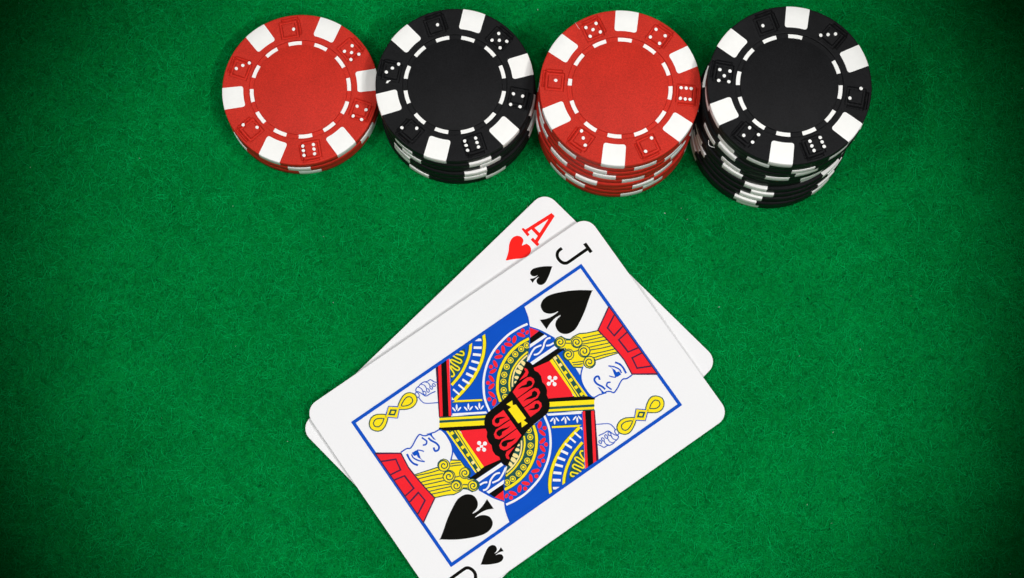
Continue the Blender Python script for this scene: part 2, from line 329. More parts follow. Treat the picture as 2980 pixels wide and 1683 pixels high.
ART=[
('robe','p','blue',0,[21.56,-17.15,20.01,-16.78,18.53,-16.33,17.15,-15.72,15.28,-14.64,12.73,-12.8,10.95,-11.25,9.63,-9.73,8.63,-8.09,7.59,-6.19,6.6,-4.55,5.56,-2.65,5.29,-.83,4.77,1.64,4.65,3.83,4.31,5.7,4.33,7.09,9.16,13.99,21.53,5.92]),
('robe','s','dgreen',1.1,[21.41,-4.49,19.94,-3.86,18.37,-2.68,16.95,-1.31,15.7,.31,14.59,2.13,13.68,4.05,12.93,6.21,12.38,8.46,11.88,11.14]),
('robe','s','yellow',.76,[21.54,-4.65,19.96,-3.83,18.4,-2.65,16.97,-1.28,15.72,.34,14.61,2.16,13.7,4.08,12.95,6.24,12.4,8.49,11.88,11.14]),
('robe','p','dgreen',0,[11.14,10.07,8.1,5.05,7.5,5.47,11.68,12.14]),
('robe','p','yellow',0,[11.46,10.54,8.09,5.17,7.68,5.39,11.73,11.87]),
('robe_ticks','p','white',0,[21.53,-1.58,21.54,-2.76,20.96,-3.49,20.37,-3.24]),
('robe_ticks','p','white',0,[20.38,-.83,19.21,-2.44,18.68,-2.07,19.91,-.41]),
('robe_ticks','p','white',0,[19.08,.31,17.75,-1.26,17.25,-.81,18.59,.76]),
('robe_ticks','p','white',0,[17.82,1.58,16.27,.28,15.89,.76,17.43,2.04]),
('robe_ticks','p','white',0,[16.84,2.96,15.17,1.77,14.76,2.3,16.47,3.45]),
('robe_ticks','p','white',0,[15.98,4.45,14.23,3.48,13.89,4.02,15.6,4.99]),
('robe_ticks','p','white',0,[15.21,6.15,13.26,5.32,13.01,5.8,14.9,6.64]),
('robe_ticks','p','white',0,[14.6,7.74,12.68,7.2,12.53,7.66,14.44,8.2]),
('robe_ticks','p','white',0,[14.43,9.54,12.41,9.02,12.17,9.42,14.26,9.96]),
('robe_ticks','p','white',0,[12.95,11.14,12.06,11.06,12.21,11.61]),
('robe','s','dgreen',.99,[21.62,-.59,20.17,.58,18.82,2.05,17.76,3.61,16.82,5.32,16.14,7.07,15.64,9.4]),
('robe','s','yellow',.68,[21.63,-.76,20.1,.47,18.77,1.98,17.71,3.53,16.76,5.24,16.09,6.99,15.43,9.43]),
('robe','p','dgreen',0,[21.12,6.02,21.33,1.49,20.81,1.49,19.91,2.24,18.18,4.21,17.15,6.14,16.63,8.61,17.06,8.72]),
('robe','s','yellow',.38,[21.4,2.85,20.88,2.27,20.31,2.31,20.08,2.83,20.73,3.43,21.61,4.34,21.65,4.9,20.53,4.5,19.52,3.91,18.96,3.95,18.83,4.51,19.73,5.06,20.85,5.81,20.42,6.22,19.23,5.87,18.2,5.42,17.68,5.54,17.72,6.1,18.62,6.53,19.56,6.86,19.08,7.19,18.14,7.21,17.39,7.33,17.05,7.85,17.38,8.32]),
('cuff','p','purple',0,[21.46,10.23,21.5,6.04,8.79,14.16,10.59,16.74]),
('cuff','p','black',0,[21.51,9.66,21.49,6.16,8.95,14.23,10.61,16.61]),
('cuff','p','red',0,[21.51,9.44,21.49,8.51,10.17,15.83,10.59,16.48]),
('cuff','p','red',0,[21.5,6.87,21.47,6.06,9.03,14.0,9.33,14.56]),
('robe_leaves','p','white',0,[9.44,12.03,9.59,12.07,9.87,11.98,10.21,11.8,10.52,11.57,10.71,11.34,10.74,11.19,10.59,11.15,10.3,11.23,9.96,11.41,9.65,11.65,9.46,11.87]),
('robe_leaves','p','white',0,[9.3,12.43,9.38,12.54,9.63,12.64,9.97,12.7,10.32,12.7,10.58,12.64,10.69,12.55,10.6,12.43,10.36,12.34,10.01,12.28,9.67,12.28,9.4,12.33]),
('robe_leaves','p','white',0,[9.49,10.67,9.36,10.73,9.22,10.95,9.1,11.28,9.04,11.62,9.04,11.88,9.12,12.0,9.25,11.94,9.39,11.71,9.51,11.39,9.57,11.05,9.57,10.78]),
('robe_leaves','p','white',0,[7.89,9.48,8.04,9.52,8.33,9.44,8.67,9.26,8.98,9.02,9.17,8.8,9.19,8.64,9.05,8.6,8.76,8.69,8.42,8.87,8.11,9.1,7.92,9.33]),
('robe_leaves','p','white',0,[7.76,9.88,7.84,10.0,8.09,10.09,8.43,10.15,8.78,10.15,9.04,10.1,9.14,10.0,9.06,9.89,8.81,9.79,8.47,9.73,8.12,9.73,7.86,9.79]),
('robe_leaves','p','white',0,[7.95,8.12,7.82,8.18,7.68,8.41,7.56,8.73,7.49,9.07,7.5,9.34,7.58,9.46,7.71,9.39,7.85,9.17,7.97,8.84,8.03,8.5,8.02,8.24]),
('robe_leaves','p','white',0,[6.46,7.09,6.61,7.13,6.89,7.05,7.23,6.87,7.54,6.63,7.74,6.41,7.76,6.25,7.61,6.21,7.33,6.3,6.98,6.48,6.68,6.72,6.48,6.94]),
('robe_leaves','p','white',0,[6.33,7.49,6.41,7.61,6.65,7.71,7.0,7.76,7.35,7.77,7.61,7.71,7.71,7.61,7.63,7.5,7.38,7.4,7.04,7.34,6.69,7.34,6.43,7.4]),
('robe_leaves','p','white',0,[6.51,5.73,6.39,5.79,6.24,6.02,6.12,6.34,6.06,6.69,6.07,6.95,6.14,7.07,6.27,7.0,6.41,6.78,6.53,6.45,6.6,6.11,6.59,5.85]),
('waistband','p','white',0,[9.38,13.43,4.94,6.12,4.28,6.14,8.9,13.76]),
('waistband','p','yellow',0,[10.34,16.76,3.65,5.93,.86,7.87,8.28,18.18]),
('waistband','p','dgreen',0,[9.8,17.13,3.14,6.28,2.61,6.65,9.27,17.5]),
('waistband','p','dgreen',0,[10.49,16.66,3.8,5.82,3.62,5.95,10.29,16.79]),
('waistband','p','black',0,[8.36,18.28,1.6,7.35,.61,8.04,6.87,18.1,7.88,18.61]),
('robe','s','white',.57,[17.32,-15.41,17.71,-13.04,17.83,-10.3,17.44,-7.43,16.62,-4.51,15.31,-1.95,13.72,.21,11.9,2.01,9.82,3.45,7.56,4.61,4.94,5.26,3.66,5.45]),
('robe_berries','p','red',0,[16.26,-13.84,16.08,-13.63,16.04,-13.37,16.13,-13.11,16.33,-12.94,16.6,-12.89,16.86,-12.99,17.04,-13.2,17.09,-13.46,16.99,-13.72,16.79,-13.89,16.52,-13.94]),
('robe_berries','p','red',0,[16.44,-9.61,16.27,-9.4,16.22,-9.13,16.31,-8.88,16.52,-8.71,16.78,-8.66,17.04,-8.76,17.22,-8.96,17.27,-9.23,17.18,-9.49,16.97,-9.66,16.7,-9.7]),
('robe_berries','p','red',0,[15.51,-5.48,15.34,-5.27,15.29,-5.0,15.38,-4.75,15.58,-4.58,15.85,-4.53,16.11,-4.62,16.28,-4.83,16.33,-5.1,16.24,-5.35,16.04,-5.53,15.77,-5.57]),
('robe_berries','p','red',0,[13.29,-1.84,13.12,-1.63,13.07,-1.37,13.16,-1.11,13.36,-.94,13.63,-.89,13.89,-.99,14.06,-1.19,14.11,-1.46,14.02,-1.71,13.81,-1.89,13.55,-1.93]),
('robe_berries','p','red',0,[10.32,1.12,10.15,1.32,10.1,1.59,10.19,1.84,10.4,2.02,10.66,2.06,10.92,1.97,11.09,1.76,11.14,1.5,11.05,1.24,10.85,1.07,10.58,1.02]),
('robe_berries','p','red',0,[6.7,3.22,6.53,3.42,6.48,3.69,6.57,3.94,6.78,4.11,7.04,4.16,7.3,4.07,7.47,3.86,7.52,3.6,7.43,3.34,7.22,3.17,6.96,3.13]),
('robe_berries','p','red',0,[15.02,-13.03,15.0,-12.74,15.23,-12.36,15.65,-11.99,16.15,-11.72,16.59,-11.64,16.86,-11.75,16.88,-12.03,16.64,-12.42,16.22,-12.79,15.72,-13.05,15.28,-13.14]),
('robe_berries','p','red',0,[16.65,-11.09,16.37,-11.16,15.98,-11.02,15.58,-10.69,15.28,-10.27,15.16,-9.88,15.25,-9.61,15.53,-9.54,15.92,-9.68,16.32,-10.01,16.62,-10.42,16.74,-10.82]),
('robe_berries','p','red',0,[14.98,-9.08,14.91,-8.81,15.06,-8.4,15.4,-7.98,15.83,-7.64,16.23,-7.49,16.51,-7.56,16.58,-7.83,16.43,-8.24,16.09,-8.67,15.66,-9.0,15.26,-9.15]),
('robe_berries','p','red',0,[14.48,-6.06,14.71,-5.91,15.13,-5.93,15.65,-6.1,16.11,-6.38,16.39,-6.7,16.43,-6.97,16.2,-7.12,15.77,-7.11,15.26,-6.94,14.8,-6.65,14.51,-6.33]),
('robe_berries','p','red',0,[14.15,-5.46,13.98,-5.24,13.97,-4.81,14.11,-4.29,14.38,-3.83,14.69,-3.54,14.97,-3.51,15.14,-3.73,15.15,-4.16,15.01,-4.68,14.74,-5.14,14.43,-5.43]),
('robe_berries','p','red',0,[12.57,-2.56,12.74,-2.35,13.14,-2.25,13.65,-2.28,14.13,-2.43,14.47,-2.66,14.57,-2.91,14.39,-3.12,14.0,-3.22,13.49,-3.19,13.0,-3.04,12.67,-2.81]),
('robe_berries','p','red',0,[12.27,-2.18,12.05,-2.03,11.91,-1.65,11.88,-1.14,11.99,-.65,12.19,-.3,12.43,-.18,12.65,-.34,12.79,-.72,12.81,-1.22,12.71,-1.72,12.51,-2.07]),
('robe_berries','p','red',0,[9.94,.23,10.08,.46,10.47,.63,11.0,.69,11.53,.62,11.93,.45,12.07,.22,11.93,-.01,11.54,-.18,11.01,-.24,10.47,-.18,10.08,-.0]),
('robe_berries','p','red',0,[9.56,.37,9.29,.46,9.04,.79,8.88,1.27,8.86,1.78,8.97,2.17,9.2,2.34,9.47,2.25,9.71,1.92,9.87,1.44,9.9,.94,9.78,.54]),
('robe_berries','p','red',0,[6.56,2.19,6.65,2.45,7.01,2.71,7.54,2.89,8.1,2.96,8.54,2.88,8.74,2.69,8.65,2.43,8.29,2.18,7.76,1.99,7.2,1.93,6.76,2.0]),
('robe_berries','p','red',0,[6.27,2.28,5.99,2.24,5.62,2.42,5.26,2.78,5.01,3.22,4.93,3.62,5.05,3.88,5.33,3.92,5.7,3.74,6.06,3.38,6.31,2.94,6.39,2.54]),
('robe_berries','p','red',0,[15.82,-14.64,15.61,-14.64,15.38,-14.5,15.2,-14.24,15.11,-13.93,15.14,-13.66,15.28,-13.51,15.49,-13.5,15.72,-13.65,15.9,-13.91,15.99,-14.22,15.96,-14.48]),
('robe','p','dgreen',0,[13.98,-13.58,14.22,-11.19,14.02,-8.57,13.35,-6.11,12.15,-3.74,10.67,-1.77,8.93,-.2,7.12,.94,4.83,1.72,5.29,-.83,5.56,-2.65,6.6,-4.55,7.59,-6.19,8.63,-8.09,9.63,-9.73,10.95,-11.25,12.75,-12.77]),
('robe','s','dgreen',1.02,[13.98,-13.58,14.22,-11.19,14.02,-8.57,13.35,-6.11,12.15,-3.74,10.67,-1.77,8.93,-.2,7.12,.94,4.83,1.72]),
('robe','s','yellow',.68,[13.98,-13.58,14.22,-11.19,14.02,-8.57,13.35,-6.11,12.15,-3.74,10.67,-1.77,8.93,-.2,7.12,.94,4.83,1.72]),
('robe_rings','p','yellow',0,[12.45,-12.7,12.18,-12.39,12.11,-11.99,12.25,-11.62,12.55,-11.36,12.95,-11.29,13.33,-11.43,13.59,-11.74,13.66,-12.14,13.53,-12.52,13.22,-12.77,12.83,-12.84]),
('robe_rings2','p','dgreen',0,[12.57,-12.52,12.38,-12.3,12.33,-12.01,12.42,-11.74,12.65,-11.55,12.93,-11.51,13.21,-11.61,13.4,-11.83,13.45,-12.12,13.35,-12.39,13.13,-12.58,12.84,-12.63]),
('robe_rings3','p','yellow',0,[12.69,-12.35,12.57,-12.21,12.54,-12.03,12.6,-11.86,12.74,-11.75,12.92,-11.72,13.09,-11.78,13.2,-11.92,13.24,-12.1,13.18,-12.27,13.04,-12.38,12.86,-12.41]),
('robe_rings','p','yellow',0,[12.51,-11.0,12.25,-10.69,12.18,-10.3,12.31,-9.92,12.62,-9.66,13.01,-9.6,13.39,-9.74,13.66,-10.04,13.73,-10.44,13.59,-10.82,13.29,-11.07,12.89,-11.14]),
('robe_rings2','p','dgreen',0,[12.63,-10.83,12.44,-10.6,12.39,-10.32,12.49,-10.04,12.71,-9.86,13.0,-9.81,13.27,-9.91,13.46,-10.13,13.52,-10.42,13.42,-10.69,13.19,-10.88,12.91,-10.93]),
('robe_rings3','p','yellow',0,[12.75,-10.65,12.64,-10.51,12.6,-10.34,12.66,-10.17,12.8,-10.05,12.98,-10.02,13.15,-10.08,13.27,-10.22,13.3,-10.4,13.24,-10.57,13.1,-10.69,12.92,-10.72]),
('robe_rings','p','yellow',0,[12.25,-8.98,11.99,-8.67,11.92,-8.28,12.05,-7.9,12.36,-7.65,12.75,-7.58,13.13,-7.72,13.4,-8.03,13.47,-8.42,13.33,-8.8,13.03,-9.05,12.63,-9.12]),
('robe_rings2','p','dgreen',0,[12.37,-8.81,12.18,-8.58,12.13,-8.3,12.23,-8.03,12.45,-7.84,12.74,-7.79,13.01,-7.89,13.2,-8.12,13.26,-8.4,13.16,-8.68,12.93,-8.86,12.65,-8.91]),
('robe_rings3','p','yellow',0,[12.49,-8.63,12.38,-8.5,12.34,-8.32,12.4,-8.15,12.54,-8.03,12.72,-8.0,12.89,-8.07,13.01,-8.21,13.04,-8.38,12.98,-8.55,12.84,-8.67,12.66,-8.7]),
('robe_rings','p','yellow',0,[11.64,-7.1,11.38,-6.79,11.31,-6.39,11.44,-6.02,11.75,-5.76,12.14,-5.69,12.52,-5.83,12.78,-6.14,12.86,-6.54,12.72,-6.91,12.41,-7.17,12.02,-7.24]),
('robe_rings2','p','dgreen',0,[11.76,-6.92,11.57,-6.7,11.52,-6.41,11.62,-6.14,11.84,-5.96,12.13,-5.91,12.4,-6.01,12.59,-6.23,12.64,-6.52,12.54,-6.79,12.32,-6.97,12.04,-7.02]),
('robe_rings3','p','yellow',0,[11.88,-6.75,11.76,-6.61,11.73,-6.43,11.79,-6.26,11.93,-6.15,12.11,-6.12,12.28,-6.18,12.4,-6.32,12.43,-6.5,12.37,-6.67,12.23,-6.78,12.05,-6.81]),
('robe_rings','p','yellow',0,[10.84,-5.34,10.58,-5.03,10.51,-4.64,10.65,-4.26,10.95,-4.01,11.35,-3.94,11.73,-4.08,11.99,-4.39,12.06,-4.78,11.92,-5.16,11.62,-5.41,11.22,-5.48]),
('robe_rings2','p','dgreen',0,[10.96,-5.17,10.78,-4.94,10.72,-4.66,10.82,-4.39,11.04,-4.2,11.33,-4.15,11.6,-4.25,11.79,-4.48,11.85,-4.76,11.75,-5.03,11.53,-5.22,11.24,-5.27]),
('robe_rings3','p','yellow',0,[11.09,-4.99,10.97,-4.86,10.94,-4.68,11.0,-4.51,11.13,-4.39,11.31,-4.36,11.48,-4.43,11.6,-4.56,11.63,-4.74,11.57,-4.91,11.43,-5.03,11.26,-5.06]),
('robe_rings','p','yellow',0,[9.54,-3.68,9.28,-3.37,9.2,-2.97,9.34,-2.6,9.64,-2.34,10.04,-2.28,10.42,-2.42,10.68,-2.72,10.75,-3.12,10.61,-3.49,10.31,-3.75,9.91,-3.81]),
('robe_rings2','p','dgreen',0,[9.66,-3.5,9.47,-3.28,9.42,-2.99,9.51,-2.72,9.74,-2.54,10.02,-2.49,10.3,-2.59,10.48,-2.81,10.54,-3.1,10.44,-3.37,10.22,-3.55,9.93,-3.6]),
('robe_rings3','p','yellow',0,[9.78,-3.33,9.66,-3.19,9.63,-3.01,9.69,-2.85,9.83,-2.73,10.0,-2.7,10.17,-2.76,10.29,-2.9,10.32,-3.08,10.26,-3.25,10.13,-3.36,9.95,-3.39]),
('robe_rings','p','yellow',0,[8.18,-2.45,7.93,-2.14,7.85,-1.75,7.99,-1.38,8.29,-1.12,8.69,-1.05,9.07,-1.19,9.33,-1.5,9.4,-1.89,9.26,-2.27,8.96,-2.52,8.56,-2.59]),
('robe_rings2','p','dgreen',0,[8.31,-2.28,8.12,-2.06,8.07,-1.77,8.16,-1.5,8.38,-1.31,8.67,-1.26,8.94,-1.36,9.13,-1.59,9.19,-1.87,9.09,-2.14,8.87,-2.33,8.58,-2.38]),
('robe_rings3','p','yellow',0,[8.43,-2.1,8.31,-1.97,8.28,-1.79,8.34,-1.62,8.48,-1.51,8.65,-1.48,8.82,-1.54,8.94,-1.68,8.97,-1.85,8.91,-2.02,8.77,-2.14,8.6,-2.17]),
('robe_rings','p','yellow',0,[6.39,-1.29,6.13,-.98,6.06,-.59,6.19,-.22,6.5,.04,6.89,.11,7.27,-.03,7.53,-.34,7.6,-.73,7.47,-1.11,7.16,-1.36,6.77,-1.43]),
('robe_rings2','p','dgreen',0,[6.51,-1.12,6.32,-.9,6.27,-.61,6.37,-.34,6.59,-.15,6.88,-.1,7.15,-.2,7.34,-.43,7.39,-.71,7.29,-.98,7.07,-1.17,6.78,-1.22]),
('robe_rings3','p','yellow',0,[6.63,-.94,6.51,-.81,6.48,-.63,6.54,-.46,6.68,-.35,6.86,-.32,7.03,-.38,7.14,-.52,7.18,-.69,7.12,-.86,6.98,-.98,6.8,-1.01]),
('robe_rings','p','yellow',0,[4.73,-.62,4.47,-.32,4.4,.08,4.53,.45,4.84,.71,5.23,.77,5.61,.64,5.87,.33,5.94,-.06,5.8,-.44,5.5,-.69,5.1,-.76]),
('robe_rings2','p','dgreen',0,[4.85,-.45,4.66,-.23,4.61,.06,4.71,.33,4.93,.51,5.21,.56,5.49,.46,5.67,.24,5.73,-.04,5.63,-.31,5.41,-.5,5.12,-.55]),
('robe_rings3','p','yellow',0,[4.97,-.28,4.85,-.14,4.82,.04,4.88,.21,5.02,.32,5.2,.35,5.37,.29,5.48,.15,5.51,-.02,5.45,-.19,5.32,-.31,5.14,-.34]),
('robe','s','yellow',.42,[11.38,-11.32,11.18,-9.22,10.64,-7.27,9.91,-5.58,8.81,-4.11,7.38,-2.76,5.7,-1.77]),
('robe','s','cream',.38,[10.74,-10.7,10.43,-8.76,9.89,-6.98,9.05,-5.45,7.84,-4.13,6.28,-2.97]),
('robe_rings','p','cream',0,[8.85,-8.77,8.92,-8.53,9.18,-8.34,9.54,-8.25,9.91,-8.28,10.2,-8.43,10.32,-8.65,10.24,-8.89,9.99,-9.08,9.63,-9.17,9.25,-9.14,8.97,-8.99]),
('robe_rings','p','cream',0,[8.28,-7.7,8.32,-7.41,8.57,-7.14,8.96,-6.96,9.39,-6.92,9.75,-7.04,9.93,-7.27,9.89,-7.56,9.64,-7.83,9.25,-8.01,8.82,-8.05,8.47,-7.93]),
('robe_rings','p','cream',0,[7.7,-6.89,7.68,-6.62,7.87,-6.3,8.22,-6.02,8.64,-5.86,9.01,-5.85,9.24,-6.01,9.27,-6.29,9.08,-6.61,8.73,-6.89,8.31,-7.05,7.93,-7.05]),
('robe_rings','p','cream',0,[7.05,-5.64,6.98,-5.42,7.06,-5.15,7.28,-4.9,7.56,-4.73,7.85,-4.7,8.05,-4.8,8.13,-5.02,8.04,-5.3,7.83,-5.55,7.54,-5.72,7.26,-5.75]),
('robe_rings','p','cream',0,[6.43,-4.72,6.32,-4.57,6.32,-4.36,6.41,-4.14,6.58,-3.98,6.78,-3.91,6.96,-3.96,7.07,-4.11,7.08,-4.33,6.98,-4.54,6.81,-4.7,6.61,-4.77]),
('shoulder','p','blue',0,[-16.42,15.39,-14.35,16.82,-12.33,17.99,-10.31,18.93,-8.4,19.0,-6.52,18.62,-6.56,10.05,-9.3,9.86,-10.92,11.3]),
('shoulder','p','red',0,[-16.23,15.26,-14.17,16.74,-13.96,13.95]),
('shoulder','p','black',0,[-14.13,16.76,-12.6,17.43,-12.64,12.93,-13.98,13.82]),
('shoulder','p','white',0,[-12.57,17.41,-11.83,17.69,-11.88,12.25,-12.63,12.88]),
('shoulder','s','white',.45,[-9.57,10.16,-10.46,11.61,-11.08,13.11,-11.01,14.24,-10.8,15.15]),
('shoulder','s','white',.45,[-11.03,18.14,-11.29,17.26,-10.87,16.14,-10.08,15.23,-9.56,13.92,-9.52,12.95,-9.86,12.13]),
('shoulder','s','white',.45,[-9.46,18.33,-9.56,16.99,-9.96,16.09]),
('shoulder','p','white',0,[-8.74,17.83,-7.8,17.98,-7.92,10.41,-8.78,10.27]),
('shoulder','p','black',0,[-9.63,9.73,-7.87,10.38,-7.75,17.95,-7.32,19.18,-5.7,19.45,-6.27,9.61,-7.05,9.34]),
('shoulder','s','blue',.25,[-16.42,15.39,-14.24,16.98,-12.33,17.99,-10.34,18.96]),
('shoulder','s','blue',.25,[-21.54,17.19,-18.69,16.44,-16.44,15.36]),
('shoulder','p','blue',0,[-6.53,18.89,-2.75,19.03,1.32,18.8,4.81,18.15,7.44,18.09,6.4,17.01,-6.53,17.07]),
('collar','p','yellow',0,[-6.31,14.54,-6.4,17.13,6.6,17.29,4.89,14.45]),
('collar','p','dgreen',0,[-6.32,15.47,-6.32,15.67,5.36,15.24,5.18,14.98]),
('collar','p','dgreen',0,[-6.28,16.0,-6.36,16.87,6.27,16.78,5.54,15.53]),
('collar','p','yellow',0,[-6.36,16.87,-6.33,17.24,6.54,17.25,6.29,16.81]),
('collar_studs','p','cream',0,[-5.63,15.74,-6.44,15.7,-6.49,16.51,-5.67,16.55]),
('collar_studs','p','cream',0,[-3.43,15.84,-4.25,15.8,-4.29,16.62,-3.48,16.65]),
('collar_studs','p','yellow',0,[-1.1,15.75,-1.91,15.72,-1.95,16.53,-1.14,16.57]),
('collar_studs','p','yellow',0,[1.24,15.78,.43,15.75,.38,16.56,1.19,16.59]),
('collar_studs','p','yellow',0,[3.51,15.82,2.7,15.78,2.66,16.59,3.47,16.63]),
('collar_studs','p','yellow',0,[5.72,15.93,4.92,15.89,4.87,16.7,5.68,16.74]),
('tunic','p','red',0,[-7.22,9.85,-6.25,14.58,2.95,14.56,4.6,14.22,1.2,8.4,-1.59,9.42,-4.64,10.15]),
('tunic_clover','p','white',0,[-2.48,12.49,-2.3,12.28,-2.26,12.02,-2.35,11.76,-2.55,11.59,-2.82,11.55,-3.07,11.64,-3.25,11.85,-3.3,12.11,-3.21,12.37,-3.0,12.54,-2.73,12.59]),
('tunic_clover','p','white',0,[-1.56,13.63,-1.39,13.42,-1.34,13.16,-1.43,12.9,-1.64,12.73,-1.9,12.69,-2.16,12.78,-2.33,12.99,-2.38,13.26,-2.29,13.51,-2.08,13.68,-1.82,13.73]),
('tunic_clover','p','white',0,[-1.32,11.44,-1.14,11.23,-1.1,10.96,-1.19,10.71,-1.39,10.54,-1.66,10.49,-1.91,10.59,-2.09,10.79,-2.14,11.06,-2.04,11.31,-1.84,11.49,-1.57,11.53]),
('tunic_clover','p','white',0,[-.39,12.57,-.21,12.36,-.16,12.09,-.25,11.84,-.46,11.67,-.73,11.62,-.98,11.72,-1.15,11.92,-1.2,12.19,-1.11,12.44,-.91,12.62,-.64,12.66]),
('tunic_clover','p','white',0,[-2.4,11.99,-1.97,12.27,-1.82,12.82,-1.49,12.45,-.98,12.33,-1.5,11.99,-1.6,11.38,-1.93,11.82]),
('belt','p','black',0,[-9.62,9.65,-8.75,10.22,-7.94,10.36,-6.41,9.99,-5.46,10.5,-4.28,10.49,-2.92,9.89,-1.85,10.07,-.46,9.68,.44,8.93,1.66,8.65,2.6,8.3,3.67,7.47,4.35,6.41,4.52,4.65,4.69,2.19,5.02,-.03,5.62,-2.2,6.94,-5.0,8.17,-7.26,9.62,-9.65,8.75,-10.22,7.94,-10.36,6.41,-9.99,5.46,-10.5,4.28,-10.49,2.92,-9.89,1.85,-10.07,.46,-9.68,-.44,-8.93,-1.66,-8.65,-2.6,-8.3,-3.67,-7.47,-4.35,-6.41,-4.52,-4.65,-4.69,-2.19,-5.02,.03,-5.62,2.2,-6.94,5.0,-8.17,7.26]),
('belt_lobes','p','red',0,[-.16,2.27,2.7,2.3,2.63,5.04,2.16,6.15,1.31,6.63,.38,6.39,-.05,5.52,-.01,3.97]),
('belt_lobes','p','red',0,[-2.99,2.26,-.37,2.3,-.31,6.68,-1.01,7.88,-2.02,8.12,-2.76,7.54,-2.96,6.51,-3.0,3.84]),
('belt_lobes','p','red',0,[-5.14,2.24,-3.19,2.28,-3.34,7.08,-4.02,8.31,-4.91,8.58,-5.7,8.19,-6.08,7.41,-6.07,5.99,-5.99,4.64]),
('belt_lobes','p','red',0,[-6.57,5.28,-6.5,6.29,-6.4,7.63,-6.92,8.42,-7.81,8.67,-8.41,8.29,-8.07,7.96,-7.5,7.93,-7.11,6.95]),
('belt_drops','p','black',0,[-4.91,3.72,-5.08,4.94,-4.76,6.24,-5.23,6.76,-5.2,7.37,-4.66,7.81,-4.01,7.65,-3.76,7.0,-4.01,5.95,-4.59,4.95]),
('belt_drops','p','black',0,[-1.6,3.04,-1.82,4.18,-1.68,5.73,-2.26,6.25,-2.28,6.97,-1.63,7.33,-.98,7.07,-.76,6.37,-1.0,5.25,-1.47,4.17]),
('belt_drops','p','black',0,[.91,2.78,1.01,3.6,1.32,4.44,.72,4.93,.7,5.58,1.34,5.9,1.89,5.61,2.07,4.85,1.74,4.03]),
('belt_drops','s','black',.17,[-6.07,5.99,-5.99,4.64,-5.8,3.57]),
('buckle','p','yellow',0,[-3.46,-.88,-3.43,.93,-2.37,.35,-2.04,1.1,2.24,1.21,2.39,.41,3.6,.8,3.58,-1.01,2.34,-.33,2.23,-1.16,-2.08,-1.26,-2.19,-.24]),
('face','p','paper',0,[-.24,20.61,1.2,19.03,2.84,18.15,4.86,17.83,6.74,17.89,7.8,18.4,7.99,19.8,8.29,20.71,8.47,21.98,8.99,22.73,9.7,23.34,9.19,24.82,8.46,26.19,8.19,27.22,8.62,28.04,8.56,29.77,4.44,30.33,1.92,30.16,-.05,24.12,-1.13,18.72]),
('hair','p','dgreen',0,[-5.72,29.28,-6.87,26.44,-7.81,24.85,-8.08,23.08,-7.91,22.11,-8.68,21.26,-9.87,20.69,-10.14,19.2,-9.64,18.09,-8.56,17.81,-7.15,18.49,-6.58,19.63,-5.87,18.21,-4.66,17.72,-3.43,18.39,-1.43,18.42,.05,20.41,-.77,21.26,1.28,21.77,1.19,23.66,.37,24.1,2.26,30.34,-.29,30.05,-3.17,29.71]),
('hair','p','yellow',0,[-5.47,29.1,-6.66,26.29,-7.58,24.69,-7.83,23.04,-7.66,21.94,-8.45,21.09,-9.64,20.53,-9.85,19.22,-9.48,18.32,-8.62,18.13,-7.38,18.65,-6.6,19.93,-5.69,18.47,-4.71,18.06,-3.59,18.64,-1.66,18.65,-.25,20.56,-1.06,21.53,1.0,21.97,.89,23.51,.04,24.0,1.95,30.14,-.32,29.88,-3.08,29.51]),
('hair_lines','s','dgreen',.27,[-4.33,29.55,-5.2,27.5,-6.32,24.78]),
('hair_lines','s','dgreen',.27,[-3.36,29.85,-4.4,27.21,-5.7,24.06]),
('hair_lines','s','dgreen',.27,[-2.28,29.92,-3.4,27.35,-5.1,23.78]),
('hair_lines','s','dgreen',.27,[-1.24,30.03,-2.42,27.21,-3.39,24.81]),
('hair_lines','s','dgreen',.27,[-.31,30.15,-1.49,27.11,-2.69,24.59]),
('hair_lines','s','dgreen',.27,[.77,30.22,-.47,26.95,-1.77,24.08]),
('hair_lines','s','dgreen',.27,[1.78,30.18,.36,26.92,-.55,24.2]),
('hair_lines','s','dgreen',.27,[-2.66,18.96,-2.1,19.96,-1.31,21.5]),
('hair_lines','s','dgreen',.27,[-2.06,18.81,-1.36,20.0,-.9,21.08]),
('hair_lines','s','dgreen',.27,[-4.84,20.5,-4.63,21.2,-4.3,22.08]),
('hair_lines','s','dgreen',.27,[-8.32,21.0,-7.59,22.03]),
('hair_lines','s','dgreen',.27,[-7.65,20.53,-6.93,21.56]),
('hair_curls','p','dgreen',0,[-7.85,20.73,-7.36,20.14,-7.22,19.38,-7.48,18.67,-8.06,18.18,-8.81,18.06,-9.53,18.33,-10.03,18.92,-10.17,19.67,-9.91,20.39,-9.33,20.87,-8.57,21.0]),
('hair_curls','p','yellow',0,[-8.0,20.52,-7.59,20.03,-7.47,19.41,-7.69,18.82,-8.17,18.41,-8.79,18.31,-9.39,18.53,-9.8,19.02,-9.91,19.65,-9.7,20.24,-9.22,20.64,-8.59,20.74]),
('hair_curl_lines','s','dgreen',.3,[-7.62,18.88,-8.18,18.45,-8.86,18.42,-9.4,18.76,-9.66,19.3,-9.56,19.86,-9.2,20.23,-8.72,20.32,-8.31,20.15,-8.08,19.79,-8.1,19.42,-8.3,19.15,-8.59,19.06,-8.84,19.14,-8.98,19.33,-8.98,19.53,-8.88,19.65,-8.76,19.67]),
('hair_curls','p','dgreen',0,[-5.37,24.19,-4.86,23.58,-4.72,22.81,-4.99,22.07,-5.59,21.57,-6.36,21.44,-7.11,21.72,-7.62,22.33,-7.76,23.1,-7.49,23.84,-6.89,24.34,-6.12,24.47]),
